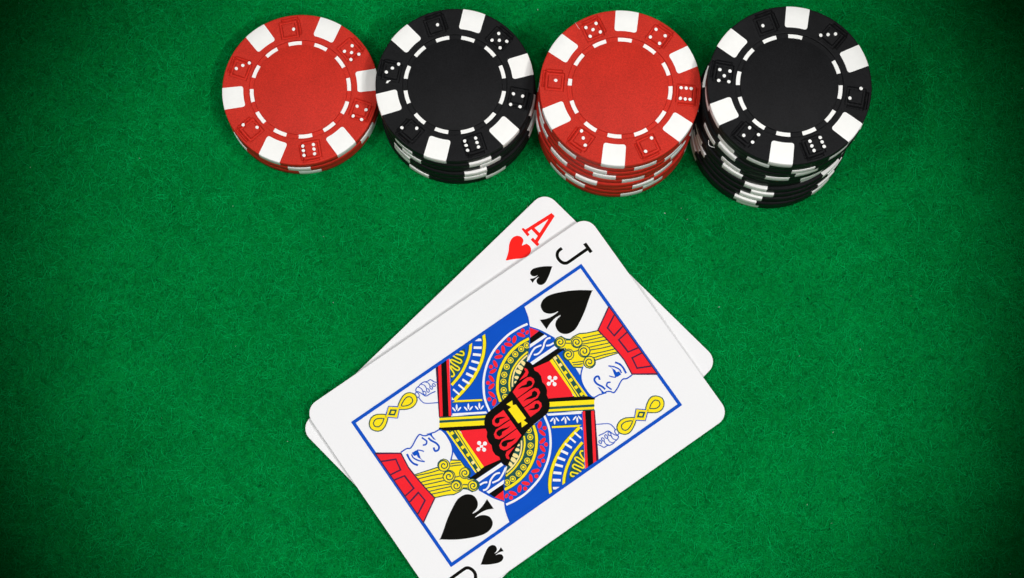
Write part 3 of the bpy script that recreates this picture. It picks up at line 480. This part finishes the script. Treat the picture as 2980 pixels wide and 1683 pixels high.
('hair_curls','p','yellow',0,[-5.52,23.99,-5.09,23.48,-4.98,22.83,-5.2,22.22,-5.7,21.8,-6.34,21.69,-6.96,21.92,-7.39,22.43,-7.51,23.08,-7.28,23.7,-6.78,24.11,-6.14,24.22]),
('hair_curl_lines','s','dgreen',.3,[-5.09,23.52,-5.02,22.78,-5.37,22.18,-5.96,21.89,-6.57,21.99,-7.0,22.39,-7.13,22.92,-6.95,23.39,-6.57,23.65,-6.14,23.64,-5.82,23.41,-5.7,23.08,-5.78,22.78,-5.99,22.61,-6.23,22.59,-6.4,22.71,-6.45,22.86,-6.4,22.98]),
('hair_curls','p','dgreen',0,[-4.02,20.65,-3.51,20.05,-3.37,19.27,-3.64,18.53,-4.24,18.03,-5.01,17.9,-5.75,18.18,-6.26,18.79,-6.4,19.56,-6.14,20.3,-5.54,20.8,-4.76,20.93]),
('hair_curls','p','yellow',0,[-4.17,20.45,-3.74,19.94,-3.63,19.29,-3.85,18.68,-4.35,18.26,-4.99,18.15,-5.61,18.38,-6.03,18.89,-6.15,19.54,-5.93,20.15,-5.43,20.57,-4.78,20.68]),
('hair_curl_lines','s','dgreen',.3,[-4.23,18.3,-4.95,18.2,-5.58,18.5,-5.92,19.07,-5.88,19.69,-5.52,20.15,-5.0,20.3,-4.52,20.15,-4.23,19.78,-4.2,19.35,-4.39,19.02,-4.71,18.88,-5.02,18.94,-5.21,19.14,-5.25,19.38,-5.15,19.56,-5.0,19.62,-4.87,19.58]),
('hair_curls','p','dgreen',0,[-2.31,24.52,-1.76,23.86,-1.6,23.01,-1.89,22.2,-2.55,21.66,-3.39,21.52,-4.2,21.82,-4.76,22.48,-4.91,23.33,-4.62,24.14,-3.96,24.68,-3.12,24.82]),
('hair_curls','p','yellow',0,[-2.46,24.31,-1.99,23.75,-1.86,23.03,-2.1,22.35,-2.66,21.89,-3.37,21.77,-4.06,22.02,-4.53,22.59,-4.66,23.31,-4.41,23.99,-3.86,24.45,-3.14,24.57]),
('hair_curl_lines','s','dgreen',.3,[-2.23,24.14,-1.92,23.38,-2.09,22.63,-2.61,22.14,-3.29,22.03,-3.87,22.31,-4.18,22.84,-4.15,23.39,-3.83,23.8,-3.37,23.93,-2.96,23.79,-2.72,23.48,-2.71,23.13,-2.88,22.88,-3.12,22.79,-3.34,22.85,-3.44,23.0,-3.43,23.15]),
('hair_curls','p','dgreen',0,[.74,24.03,1.3,23.37,1.45,22.52,1.16,21.72,.51,21.17,-.34,21.03,-1.14,21.33,-1.7,22.0,-1.85,22.84,-1.56,23.65,-.91,24.2,-.06,24.34]),
('hair_curls','p','yellow',0,[.6,23.83,1.07,23.26,1.2,22.55,.95,21.86,.4,21.4,-.32,21.28,-1.0,21.54,-1.47,22.1,-1.6,22.82,-1.35,23.5,-.8,23.96,-.08,24.08]),
('hair_curl_lines','s','dgreen',.3,[-.19,24.11,.56,23.79,.99,23.14,.98,22.41,.59,21.86,-.01,21.64,-.6,21.78,-.97,22.2,-1.04,22.72,-.82,23.14,-.45,23.34,-.06,23.29,.2,23.05,.27,22.75,.16,22.51,-.03,22.4,-.21,22.43,-.31,22.54]),
('hat','p','purple',0,[-9.36,35.2,12.23,35.29,12.26,34.93,8.55,29.63,7.26,29.8,4.44,30.13,1.54,29.95,-2.11,29.6,-5.75,29.02]),
('hat','p','red',0,[-8.83,34.93,11.75,35.01,8.41,29.99,7.31,30.11,4.45,30.46,1.45,30.3,-2.21,29.93,-5.62,29.41]),
('hat_bands','l','purple',.41,[-6.54,34.94,-4.77,31.56,-2.17,31.82,-2.9,34.93]),
('hat_bands','l','purple',.41,[-1.01,34.99,-.67,32.15,3.27,32.3,3.85,35.03]),
('hat_bands','l','purple',.41,[5.49,34.99,5.08,32.26,7.97,31.74,9.62,35.11]),
('face_lines','s','blue',.32,[-.24,20.61,1.2,19.03,2.84,18.15,4.86,17.83,6.74,17.89,7.8,18.4,7.99,19.8,8.29,20.71,8.47,21.98,8.99,22.73,9.7,23.34,9.19,24.82,8.46,26.19,8.19,27.22,8.62,28.04,8.66,29.7]),
('face_lines','s','blue',.49,[3.53,28.02,4.57,28.69,5.84,28.9,7.44,28.69]),
('face_lines','s','blue',.35,[3.31,26.08,4.35,27.16,5.7,27.88,6.7,27.79]),
('face_lines','p','blue',0,[3.21,26.15,4.55,26.45,5.83,26.05,6.71,25.9,6.91,26.31,6.99,27.52,6.01,27.52,5.8,26.83,5.14,26.88,4.53,26.61]),
('face_lines','s','blue',.29,[5.51,24.79,6.19,25.28,6.79,25.98]),
('face_lines','s','blue',.49,[4.98,22.22,4.09,22.44,3.79,21.73,4.29,21.03,5.44,21.06,6.82,21.75,7.74,21.94]),
('face_lines','s','blue',.4,[7.02,24.13,6.72,23.42,7.21,22.79,7.95,22.96,8.74,23.24]),
('face_lines','p','blue',0,[6.08,20.69,6.76,21.1,7.83,21.18,8.81,21.74,8.33,20.49,7.65,20.8]),
('hand','s','blue',.21,[13.71,14.86,15.35,17.5,16.44,18.06,17.78,18.13]),
('hand','s','blue',.21,[18.04,12.09,18.68,12.66,19.62,13.12,19.73,14.07,20.1,14.83,20.14,15.72,19.95,16.38,19.85,17.27,19.34,17.8,18.84,17.37,17.8,16.88,16.84,16.43,16.69,15.1,16.43,13.75]),
('hand','s','blue',.19,[19.04,17.97,18.88,17.73,18.52,17.6,18.08,17.65,17.75,17.84,17.64,18.11,17.79,18.35,18.16,18.48,18.59,18.43,18.93,18.24,19.04,17.97]),
('hand','s','blue',.19,[18.15,16.22,18.04,16.03,17.78,15.93,17.47,15.96,17.23,16.11,17.15,16.32,17.26,16.5,17.53,16.6,17.83,16.57,18.07,16.43,18.15,16.22]),
('hand','s','blue',.19,[18.22,15.14,18.11,14.95,17.85,14.86,17.54,14.89,17.3,15.03,17.22,15.24,17.33,15.43,17.59,15.52,17.9,15.49,18.14,15.35,18.22,15.14]),
('hand','s','blue',.19,[18.3,14.04,18.19,13.87,17.95,13.78,17.66,13.81,17.44,13.94,17.36,14.13,17.47,14.3,17.71,14.39,18.0,14.36,18.22,14.23,18.3,14.04]),
('hand','s','blue',.19,[18.43,13.11,18.33,12.94,18.1,12.85,17.84,12.87,17.63,13.0,17.56,13.19,17.66,13.36,17.89,13.45,18.15,13.42,18.36,13.29,18.43,13.11]),
('hand','s','blue',.19,[18.11,15.22,19.32,15.18,20.19,15.9]),
('hand','s','blue',.19,[18.25,14.1,19.22,14.02,19.98,14.61]),
('hand','s','blue',.19,[18.02,16.41,19.06,16.29,19.93,16.8]),
('flower0','c','dgreen',1.16,[17.97,23.25,17.09,21.71,16.97,20.35,17.6,19.19,18.66,18.94,19.6,19.71,19.77,20.82,19.15,22.3,18.32,23.47]),
('flower0','c','dgreen',1.16,[18.36,27.5,17.16,28.88,16.56,30.25,16.86,31.27,17.93,32.05,19.1,31.66,19.76,30.53,19.52,29.25,18.46,27.74]),
('flower0','p','blue',0,[16.18,25.5,18.29,28.07,20.22,25.65,18.36,23.23]),
('flower','ps','yellow',0,[17.97,23.25,17.09,21.71,16.97,20.35,17.6,19.19,18.66,18.94,19.6,19.71,19.77,20.82,19.15,22.3,18.32,23.47]),
('flower','c','yellow',.66,[17.97,23.25,17.09,21.71,16.97,20.35,17.6,19.19,18.66,18.94,19.6,19.71,19.77,20.82,19.15,22.3,18.32,23.47]),
('flower','ps','yellow',0,[18.36,27.5,17.16,28.88,16.56,30.25,16.86,31.27,17.93,32.05,19.1,31.66,19.76,30.53,19.52,29.25,18.46,27.74]),
('flower','c','yellow',.66,[18.36,27.5,17.16,28.88,16.56,30.25,16.86,31.27,17.93,32.05,19.1,31.66,19.76,30.53,19.52,29.25,18.46,27.74]),
('flower','p','yellow',0,[16.45,25.51,18.27,27.67,19.97,25.67,18.32,23.61]),
('flower_lines','c','dgreen',.28,[18.3,22.9,17.48,21.43,17.5,20.22,17.98,19.74,18.74,19.71,19.3,20.33,19.18,21.45]),
('flower_lines','c','dgreen',.28,[18.17,28.32,17.41,29.53,17.23,30.7,17.94,31.42,18.77,31.2,19.16,30.34,18.96,29.45]),
('flower_lines','p','dgreen',0,[17.24,25.69,18.3,27.03,19.21,25.71,18.16,24.35]),
('flower_lines2','p','yellow',0,[17.73,25.62,18.27,26.29,18.67,25.65,18.18,25.06]),
('spade','ps','black',0,[-14.95,34.01,-14.87,33.88,-13.43,31.77,-12.03,29.86,-10.46,27.29,-9.27,24.79,-9.2,23.09,-9.6,21.92,-10.6,20.97,-11.88,20.76,-13.08,21.15,-13.87,22.12,-14.21,23.61,-14.39,23.48,-14.52,22.08,-14.13,20.24,-13.45,18.64,-13.52,18.6,-16.25,18.59,-16.29,18.65,-15.55,20.32,-15.29,22.01,-15.37,23.64,-15.54,23.63,-15.8,22.36,-16.39,21.33,-17.41,20.6,-18.59,20.6,-19.44,21.07,-20.11,22.21,-20.24,23.84,-19.74,25.77,-18.47,28.61,-16.95,31.27,-15.03,33.9]),
('letter','s','black',.81,[-24.51,39.18,-24.49,36.13,-24.47,33.17,-24.67,32.49,-25.0,32.07,-25.77,31.71,-26.67,31.61,-27.44,31.83,-28.08,32.36,-28.35,33.04,-28.4,33.98]),
('letter','p','black',0,[-26.11,39.05,-26.06,39.96,-23.2,39.98,-23.19,39.11]),
('aceA','p','red2',0,[-26.12,41.09,-24.98,41.1,-23.12,33.12,-22.47,33.03,-22.45,32.21,-24.91,32.24,-24.9,33.05,-24.03,33.04,-24.32,34.25,-26.7,34.31,-26.89,33.13,-26.07,33.02,-26.05,32.28,-28.21,32.49,-28.55,32.6,-28.51,33.07,-27.77,33.19]),
('aceA_hole','p','paper',0,[-25.55,39.39,-24.56,35.15,-26.42,35.17]),
('heart','ps','red2',0,[-25.54,23.83,-25.67,24.05,-26.75,25.99,-27.97,27.49,-28.56,28.99,-28.21,30.38,-27.17,31.03,-26.09,30.78,-25.51,29.72,-25.44,29.6,-25.32,29.72,-24.89,30.79,-23.8,30.9,-22.81,30.31,-22.37,28.91,-22.96,27.28,-24.28,25.6,-25.37,24.0]),
]

ENGRAVE = {1: 3.8, 2: 2.8, 3: 0.3, 4: -2.8}      # the pips are printed a little off the engraved dice
COLOUR = {1: 'red', 2: 'black', 3: 'red', 4: 'black'}
STACK = {1: 'the low leftmost stack', 2: 'the shorter black stack', 3: 'the taller red stack', 4: 'the tall rightmost stack'}
TOPLABEL = {1: 'red chip with dice pips on top of the low leftmost stack',
            2: 'black chip with dice pips on top of the shorter black stack',
            3: 'red chip with dice pips on top of the taller red stack',
            4: 'black chip with dice pips on top of the tall rightmost stack'}
ORD = ['', 'bottom', 'second', 'third', 'fourth', 'fifth', 'sixth', 'seventh', 'eighth', 'ninth', 'tenth', 'eleventh']
def new(name, me, parent, loc=(0, 0, 0), rz=0):
    o = bpy.data.objects.new(name, me); o.location = loc; o.rotation_euler = (0, 0, rz)
    return link(o, parent)
for s, layers in LAYERS.items():
    c = COLOUR[s]; nl = len(layers)
    for k, (x, y, rot) in enumerate(layers, 1):
        chip = empty('poker_chip', (x*S, y*S, (k-1)*T*S), math.radians(rot))
        if k == nl: lab = TOPLABEL[s]
        elif k == 1: lab = '%s chip lying on the felt at the bottom of %s' % (c, STACK[s])
        elif k == nl-1: lab = '%s chip directly under the top chip of %s' % (c, STACK[s])
        else: lab = '%s chip with white edge spots, %s from bottom of %s' % (c, ORD[k], STACK[s])
        tag(chip, lab, 'poker chip', '%s poker chips in stacks' % c)
        new('chip_body', ME[c]['top' if k == nl else 'plain'], chip, rz=math.radians(ENGRAVE[s]) if k == nl else 0)
        for j in range(6): new('edge_spot', ME_SPOT[(j+k) % 3], chip, rz=j*PI/3+(0 if k == nl else random.uniform(-.012, .012)))
        if k == nl:
            for j in range(12):
                if s == 4 and j == 1: continue
                new('dash', ME_SLIVER if (s == 3 and j == 5) else ME_DASH, chip, rz=j*PI/6+random.uniform(-.012, .012)-.012)
            for j, (px, py) in enumerate(PIPS[s]):
                new('pip', ME_PIP[j % 5], chip, (px*S, py*S, 0), j*1.3)

# small marks the photo shows: a fleck of white paint on one black chip, a loop of moulding flash
def stroke_mesh(name, pts, w, material):
    P = np.array(pts, float); vs, fs = [], []
    n = len(P); m = 6
    for i in range(n):
        d = P[min(i+1, n-1)]-P[max(i-1, 0)]; d /= np.linalg.norm(d)+1e-9
        a = np.cross(d, (0.31, .2, .93)); a /= np.linalg.norm(a)+1e-9; b = np.cross(d, a)
        for k in range(m):
            q = P[i]+(a*math.cos(2*PI*k/m)+b*math.sin(2*PI*k/m))*w/2; vs.append(tuple(q*S))
    for i in range(n-1): fs += [(i*m+k, i*m+(k+1) % m, (i+1)*m+(k+1) % m, (i+1)*m+k) for k in range(m)]
    return mesh_only(name, (vs, fs), material)
CHIPS = [o for o in COL.objects if o.name.startswith('poker_chip')]
def chip_at(s, k): return [o for o in CHIPS if abs(o.location.x-LAYERS[s][k-1][0]*S) < 1e-5 and abs(o.location.z-(k-1)*T*S) < 1e-5][0]
new('paint_fleck', mesh_only('paint_fleck', ([(x*S, y*S, z*S) for x, y, z in [(-16.8, 5.04, 3.02), (-16.35, 5.57, 3.02), (-15.3, 5.46, 3.02), (-15.79, 5.3, 3.02), (-16.31, 4.91, 3.02)]], [(0, 1, 2, 3, 4)]), WHITE), chip_at(2, 6))
new('moulding_flash', stroke_mesh('moulding_flash', [(-20.72, -1.0, 1.0), (-21.0, -1.45, 1.0), (-21.24, -2.02, 1.0), (-21.19, -2.42, 1.0), (-20.81, -2.87, 1.0), (-20.25, -3.31, 1.0)], .16, WHITE), chip_at(4, 8))
new('mould_line', stroke_mesh('mould_line', [(-3.21, 20.05, 3.0), (-3.07, 19.17, 3.0), (-2.99, 18.48, 3.0), (-2.84, 17.96, 3.0)], .06, WHITE), chip_at(3, 9))

# ------------------------------------------------------------------ playing cards
def rounded_rect(hx, hy, r, n=8):
    pts = []
    for cx, cy, a0 in ((hx-r, hy-r, 0), (-hx+r, hy-r, PI/2), (-hx+r, -hy+r, PI), (hx-r, -hy+r, 1.5*PI)):
        pts += [(cx+r*math.cos(a0+PI/2*k/n), cy+r*math.sin(a0+PI/2*k/n)) for k in range(n+1)]
    return pts
def card_stock(parent):
    p0 = rounded_rect(31.5, 44, 3.6); p1 = rounded_rect(31.44, 43.94, 3.55); n = len(p0); th = .30
    vs = [(x*S, y*S, -th*S) for x, y in p1]+[(x*S, y*S, (-th+.05)*S) for x, y in p0]+[(x*S, y*S, -.05*S) for x, y in p0]+[(x*S, y*S, 0) for x, y in p1]
    fs = [tuple(reversed(range(n))), tuple(3*n+k for k in range(n))]
    for l in range(3): fs += [(l*n+k, l*n+(k+1) % n, (l+1)*n+(k+1) % n, (l+1)*n+k) for k in range(n)]
    return mesh_obj('card_stock', vs, fs, PAPER, parent)
def spline(pts, closed, sub=5):
    P = np.array(pts); n = len(P)
    if closed:                                    # break a closed outline at its sharp corners
        a = P-np.roll(P, 1, 0); b = np.roll(P, -1, 0)-P
        ca = (a*b).sum(1)/(np.hypot(a[:, 0], a[:, 1])*np.hypot(b[:, 0], b[:, 1])+1e-12)
        cor = [i for i in range(n) if ca[i] < .55]
        if len(cor) > 1:
            out = []
            for i, c0 in enumerate(cor):
                c1 = cor[(i+1) % len(cor)]; idx = [c0]
                while idx[-1] != c1: idx.append((idx[-1]+1) % n)
                out += list(spline_open(P[idx], sub)[:-1])
            return np.array(out)
    return spline_open(P, sub, closed)
def spline_open(pts, sub=5, closed=False):
    P = np.array(pts); n = len(P); out = []
    if n < 3 and not closed: return P
    rngi = range(n) if closed else range(n-1)
    for i in rngi:
        p0 = P[(i-1) % n] if (closed or i > 0) else 2*P[0]-P[1]
        p1 = P[i]; p2 = P[(i+1) % n]
        p3 = P[(i+2) % n] if (closed or i+2 < n) else 2*P[-1]-P[-2]
        for k in range(sub):
            t = k/sub
            out.append(.5*((2*p1)+(-p0+p2)*t+(2*p0-5*p1+4*p2-p3)*t*t+(-p0+3*p1-3*p2+p3)*t**3))
    if not closed: out.append(P[-1])
    return np.array(out)
def ribbon(P, w, closed):
    n = len(P)
    if closed: d = np.roll(P, -1, 0)-np.roll(P, 1, 0)
    else: d = np.gradient(P, axis=0)
    d /= np.maximum(np.hypot(d[:, 0], d[:, 1]), 1e-9)[:, None]
    nn = np.stack([-d[:, 1], d[:, 0]], 1)*w/2
    if not closed:
        for i in range(1, n-1):          # mitre
            a = P[i]-P[i-1]; b = P[i+1]-P[i]; ca = np.dot(a, b)/(np.hypot(*a)*np.hypot(*b)+1e-12)
            nn[i] *= min(1.6, 1/max(.35, math.sqrt(max(0, (1+ca)/2))))
    vs = np.vstack([P+nn, P-nn]); m = n if closed else n-1
    return vs, [(n+i, n+(i+1) % n, (i+1) % n, i) for i in range(m)]
def ccw(P):
    x, y = P[:, 0], P[:, 1]
    return P if np.sum(x*np.roll(y, -1)-y*np.roll(x, -1)) > 0 else P[::-1]
class Print:
    def __init__(self): self.v = []; self.f = []; self.m = []
    def add(self, kind, ink, w, pts, z):
        P = np.array(pts).reshape(-1, 2)
        if kind in ('p', 'ps'):
            P = ccw(spline(P, True, 3) if kind == 'ps' else P); vs, fs = P, [tuple(range(len(P)))]
        elif kind == 'l': vs, fs = ribbon(P, w, False)
        else: vs, fs = ribbon(spline(P, kind == 'c'), w, kind == 'c')
        b = len(self.v); self.v += [(x*S, y*S, z*S) for x, y in vs]
        self.f += [tuple(i+b for i in f) for f in fs]; self.m += [INK_ORDER.index(ink)]*len(fs)
    def build(self, name, parent):
        used = sorted(set(self.m))
        return mesh_obj(name, self.v, self.f, [INK[INK_ORDER[i]] for i in used], parent, [used.index(i) for i in self.m])
GROUPS = {'robe': 'robe', 'robe_ticks': 'robe_trim', 'cuff': 'cuff', 'robe_leaves': 'leaf_trim', 'waistband': 'waistband', 'robe_berries': 'berry_trim',
          'robe_rings': 'ring_trim', 'robe_rings2': 'ring_trim', 'robe_rings3': 'ring_trim', 'shoulder': 'shoulder', 'collar': 'collar', 'collar_studs': 'collar',
          'tunic': 'tunic', 'tunic_clover': 'tunic', 'belt_lobes': 'belt_lobes', 'belt_drops': 'belt_lobes', 'face': 'face', 'face_lines': 'face',
          'hair': 'hair', 'hair_lines': 'hair', 'hair_curls': 'hair', 'hair_curl_lines': 'hair', 'hat': 'hat', 'hat_bands': 'hat', 'hand': 'hand',
          'flower0': 'flower', 'flower': 'flower', 'flower_lines': 'flower', 'flower_lines2': 'flower'}
STEP = 0.0013
def z_of(i): return 0.012+i*STEP
def build_jack():
    t = math.radians(35.404)
    card = empty('playing_card', (1.631*S, 74.906*S, 2.50*S), t-PI/2)
    card.rotation_euler = (0.004, 0.036, t-PI/2)
    tag(card, 'jack of spades lying face up across the ace of hearts', 'playing card', 'playing cards on the felt')
    card_stock(card)
    off = (0.19*S, -0.29*S, 0)
    b = Print(); hx, hy, wd = 21.78, 35.28, .84
    o_, i_ = (hx+wd/2, hy+wd/2), (hx-wd/2, hy-wd/2)
    b.v = [(sx*o_[0]*S, sy*o_[1]*S, .19*S) for sx, sy in ((-1, -1), (1, -1), (1, 1), (-1, 1))]+[(sx*i_[0]*S, sy*i_[1]*S, .19*S) for sx, sy in ((-1, -1), (1, -1), (1, 1), (-1, 1))]
    b.f = [(k, (k+1) % 4, 4+(k+1) % 4, 4+k) for k in range(4)]; b.m = [INK_ORDER.index('blue')]*4
    fr = b.build('border_frame', card); fr.location = off
    spade = [a for a in ART if a[0] == 'spade'][0]; letter = [a for a in ART if a[0] == 'letter']
    P = np.array(spade[4]).reshape(-1, 2)
    tip = P[0]; small = (P-tip)*0.431
    # index spade: tip at its own place beside the frame
    small = small+np.array(SMALL_TIP)
    for turn in (0, PI):
        pr = Print(); pr.add('ps', 'black', 0, spade[4], .16); o = pr.build('suit_spade', card); o.location = off; o.rotation_euler = (0, 0, turn)
        pr = Print(); pr.add('ps', 'black', 0, small.ravel(), .016); o = pr.build('index_spade', card); o.location = off; o.rotation_euler = (0, 0, turn)
        pr = Print()
        for i, a in enumerate(letter): pr.add(a[1], a[2], a[3], a[4], .016+.002*i)
        o = pr.build('index_letter', card); o.location = off; o.rotation_euler = (0, 0, turn)
        prints = {}
        for i, a in enumerate(ART):
            if a[0] in GROUPS: prints.setdefault(GROUPS[a[0]], Print()).add(a[1], a[2], a[3], a[4], z_of(i))
        fig = prints.pop('robe').build('court_figure', card); fig.location = (off[0], off[1], 0.0005*S if turn else 0); fig.rotation_euler = (0, 0, turn)
        for nme, pr in prints.items(): pr.build(nme, fig)
    pr = Print()
    for i, a in enumerate(ART):
        if a[0] == 'belt': pr.add(a[1], a[2], a[3], a[4], z_of(i))
    bo = pr.build('belt', card); bo.location = off
    pr = Print()
    for i, a in enumerate(ART):
        if a[0] == 'buckle': pr.add(a[1], a[2], a[3], a[4], z_of(i))
    o = pr.build('buckle', bo)
SMALL_TIP = (-25.92, 29.23)
def build_ace():
    t = 0.78947853
    card = empty('playing_card', (-0.303*S, 79.647*S, 1.10*S), t-PI/2)
    card.rotation_euler = (0, 0.012, t-PI/2)
    tag(card, 'ace of hearts lying face up, mostly covered by the jack of spades', 'playing card', 'playing cards on the felt')
    card_stock(card)
    for turn in (0, PI):
        pr = Print()
        for i, a in enumerate([a for a in ART if a[0].startswith('aceA')]): pr.add(a[1], a[2], a[3], a[4], .012+.004*i)
        o = pr.build('index_letter', card); o.rotation_euler = (0, 0, turn)
        a = [a for a in ART if a[0] == 'heart'][0]
        pr = Print(); pr.add(a[1], a[2], a[3], a[4], .012); o = pr.build('index_heart', card); o.rotation_euler = (0, 0, turn)
build_ace()
build_jack()
